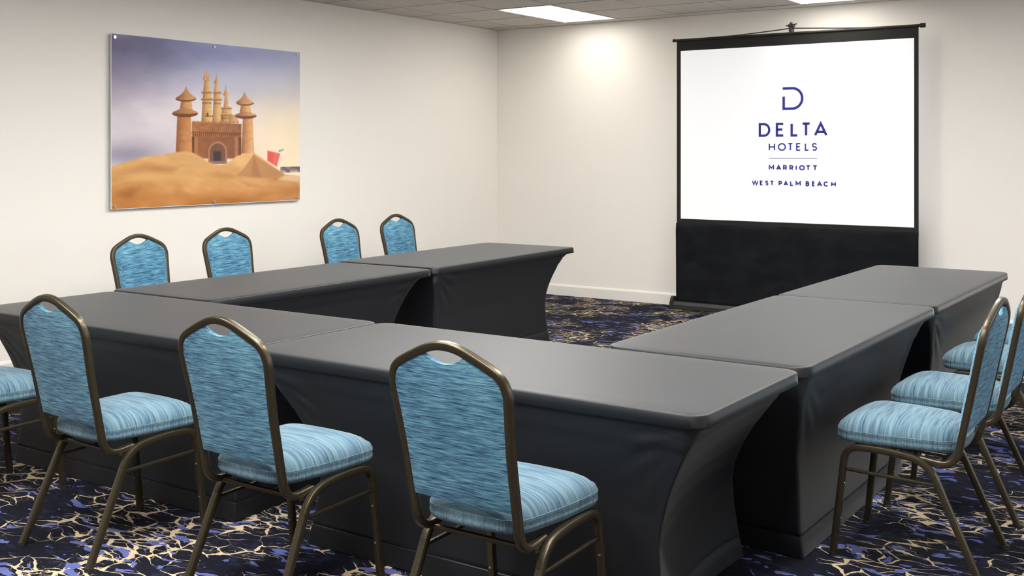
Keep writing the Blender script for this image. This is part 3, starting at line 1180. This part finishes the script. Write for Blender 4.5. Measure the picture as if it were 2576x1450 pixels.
# curtain wall
wl = poly(pp((735, 688), (1060, 705), (1058, 930), (735, 930)))
a_, b2_ = pic(735, 800)[0], pic(1060, 800)[0]
img = blend(img, wl, lerp3((176, 116, 74), (150, 96, 64), np.clip((uu - a_) / (b2_ - a_), 0, 1)) + ((fine - 0.5) * 34)[..., None])
crenel(745, 1050, 700, 13, 14, (186, 128, 84), 0.6)
img = blend(img, poly(pp((735, 755), (1058, 765), (1058, 772), (735, 762))) * 0.8, (112, 66, 44))
crenel(742, 1056, 784, 24, 16, (108, 64, 44), 0.42)
img = blend(img, poly(pp((735, 785), (1058, 790), (1058, 940), (735, 930))) * 0.35, (120, 70, 48))
for x in (752, 1016):
    img = blend(img, poly(pp((x, 790), (x + 22, 790), (x + 22, 930), (x, 930))) * 0.8, (178, 122, 82))
img = blend(img, poly(pp((735, 790), (750, 790), (750, 925), (735, 925))) * 0.8, (92, 54, 38))
img = blend(img, poly(pp((1042, 790), (1058, 790), (1058, 925), (1042, 925))) * 0.7, (104, 62, 44))
# side towers
tower(632, 735, 625, 900, (206, 142, 92), (142, 86, 54))
tower(1062, 1140, 640, 900, (226, 170, 116), (150, 92, 58))
brim(690, 636, 86, 25)
tower(658, 738, 540, 625, (224, 170, 114), (146, 92, 58))
cone(691, 570, 628, 86, (204, 146, 96), (124, 76, 50))
tower(660, 732, 545, 600, (224, 170, 114), (146, 92, 58))
brim(695, 540, 68, 19)
cone(697, 458, 534, 68, (212, 158, 106), (128, 78, 50))
brim(1088, 652, 71, 21)
tower(1050, 1122, 570, 640, (228, 176, 122), (154, 98, 62))
cone(1088, 598, 645, 71, (214, 156, 104), (134, 82, 54))
tower(1052, 1118, 580, 625, (228, 176, 122), (154, 98, 62))
brim(1084, 569, 58, 17)
cone(1080, 494, 564, 58, (218, 164, 112), (136, 84, 56))
# gate arch
arcp = [(842 + 62 + 62 * math.cos(k * math.pi / 10), 885 - 66 * math.sin(k * math.pi / 10)) for k in range(11)]
img = blend(img, poly(pp((966, 965), *arcp, (842, 965))), (172, 122, 90))
arcp = [(904 + 50 * math.cos(k * math.pi / 10), 888 - 55 * math.sin(k * math.pi / 10)) for k in range(11)]
img = blend(img, poly(pp((954, 965), *arcp, (854, 965))), (122, 82, 64))
img = blend(img, poly(pp((876, 880), (928, 880), (930, 950), (874, 950))), (88, 62, 54))
img = blend(img, poly(pp((882, 888), (922, 888), (922, 948), (882, 948))), (62, 56, 54))
img = blend(img, poly(pp((846, 948), (962, 948), (966, 966), (842, 966))), (140, 110, 92))
# sand dunes
base_sand = lerp3((190, 126, 66), (216, 166, 106), sstep(0.0, 0.26, vv)) + ((sand_n - 0.5) * 62)[..., None]
dune = [(205, 1265), (205, 985), (300, 955), (420, 920), (560, 905), (640, 890), (700, 886), (745, 895), (790, 920), (830, 950), (880, 968), (930, 975), (975, 955), (1030, 915), (1080, 900),
        (1120, 893), (1150, 897), (1200, 930), (1270, 985), (1345, 1035), (1440, 1045), (1440, 1205), (205, 1270)]
img = blend(img, poly(pp(*dune), 0.004), base_sand)
img = blend(img, 0.55 * poly(pp((205, 1040), (300, 1000), (430, 965), (560, 985), (640, 1000), (560, 1030), (420, 1035), (205, 1075)), 0.02), (168, 108, 60))
img = blend(img, 0.8 * poly(pp((560, 905), (700, 888), (790, 925), (880, 975), (980, 985), (1040, 1040), (820, 1010), (680, 960)), 0.015), (214, 164, 108))
img = blend(img, 0.85 * poly(pp((1030, 1045), (1080, 990), (1140, 905), (1210, 950), (1340, 1040), (1220, 1062)), 0.006), (186, 132, 88))
img = blend(img, 0.45 * poly(pp((1140, 905), (1160, 960), (1190, 1055), (1120, 1050)), 0.01), (160, 106, 68))
img = blend(img, 0.5 * poly(pp((240, 1170), (330, 1130), (400, 1120), (380, 1150), (290, 1190)), 0.02), (150, 90, 50))
img = blend(img, 0.4 * poly(pp((560, 1180), (660, 1140), (700, 1180), (640, 1210)), 0.03), (160, 98, 50))
img = blend(img, 0.35 * poly(pp((1050, 1080), (1150, 1095), (1200, 1120), (1100, 1115)), 0.012), (150, 98, 58))
img = blend(img, 0.5 * poly(pp((205, 1030), (430, 1010), (700, 1040), (1100, 1080), (1440, 1090), (1440, 1100), (900, 1085), (205, 1060)), 0.025), (226, 178, 118))
img = blend(img, 0.6 * poly(pp((1345, 1040), (1440, 1040), (1440, 1085), (1300, 1070)), 0.01), (238, 214, 180))
# red bucket and blue spade handle
img = blend(img, poly(pp((1230, 880), (1312, 900), (1290, 985), (1228, 945)), 0.005), (226, 92, 86))
img = blend(img, poly(pp((1270, 892), (1312, 902), (1290, 982), (1262, 965)), 0.005) * 0.6, (236, 120, 112))
img = blend(img, poly(pp((1300, 880), (1335, 868), (1335, 876), (1306, 890)), 0.004), (120, 160, 170))
img = np.clip(img, 0, 255) / 255.0
lum_gain = 1.0
lin = lum_gain * np.where(img <= 0.04045, img / 12.92, ((img + 0.055) / 1.055) ** 2.4)

pic_t = thing('wall_picture', 'sandcastle beach print under clear acrylic held off the left wall by steel bolts', 'picture', (WX0, (PY0 + PY1) / 2, PZ0))
PM = (PY0 + PY1) / 2
co = np.empty((NV * NU, 3), np.float32)
co[:, 0] = PX - WX0
co[:, 1] = (PY0 + 0.004 - PM) + uu.ravel() * (PY1 - PY0 - 0.008)
co[:, 2] = 0.004 + vv.ravel() * (PZ1 - PZ0 - 0.008)
me = bpy.data.meshes.new('print')
idx = np.arange(NV * NU, dtype=np.int32).reshape(NV, NU)
fc = np.stack([idx[:-1, :-1], idx[:-1, 1:], idx[1:, 1:], idx[1:, :-1]], -1).reshape(-1, 4)
me.vertices.add(len(co))
me.vertices.foreach_set('co', co.ravel())
me.loops.add(fc.size)
me.loops.foreach_set('vertex_index', fc.ravel())
me.polygons.add(len(fc))
me.polygons.foreach_set('loop_start', np.arange(0, fc.size, 4, dtype=np.int32))
me.update()
me.validate()
at = me.color_attributes.new('Col', 'FLOAT_COLOR', 'POINT')
at.data.foreach_set('color', np.concatenate([lin.reshape(-1, 3), np.ones((NV * NU, 1))], 1).astype(np.float32).ravel())
M_print = mat('printed_picture', (0.5, 0.5, 0.5), 0.12, spec=0.35)
g = NT(M_print)
va = g.n('ShaderNodeVertexColor')
va.layer_name = 'Col'
g.l(va.outputs[0], g.b.inputs['Base Color'])
me.materials.append(M_print)
new_obj('print', me, pic_t)
M_acr = mat('acrylic_edge', (0.78, 0.80, 0.84), 0.1, spec=0.6)
dx = PX - WX0
obj('acrylic_panel', bx((dx - 0.006, PY0 - PM, 0.0), (dx - 0.0005, PY1 - PM, PZ1 - PZ0), 0.001), M_acr, pic_t)
for by in (PY0 + 0.030, PM, PY1 - 0.042):
    for bz in (0.024, PZ1 - PZ0 - 0.030):
        b = bmesh.new()
        cyl(b, (0.0, by - PM, bz), (dx - 0.006, by - PM, bz), 0.011, 16)
        cyl(b, (dx - 0.0005, by - PM, bz), (dx + 0.009, by - PM, bz), 0.0125, 16)
        bo = obj('standoff_bolt', b, M_steel, pic_t, False)
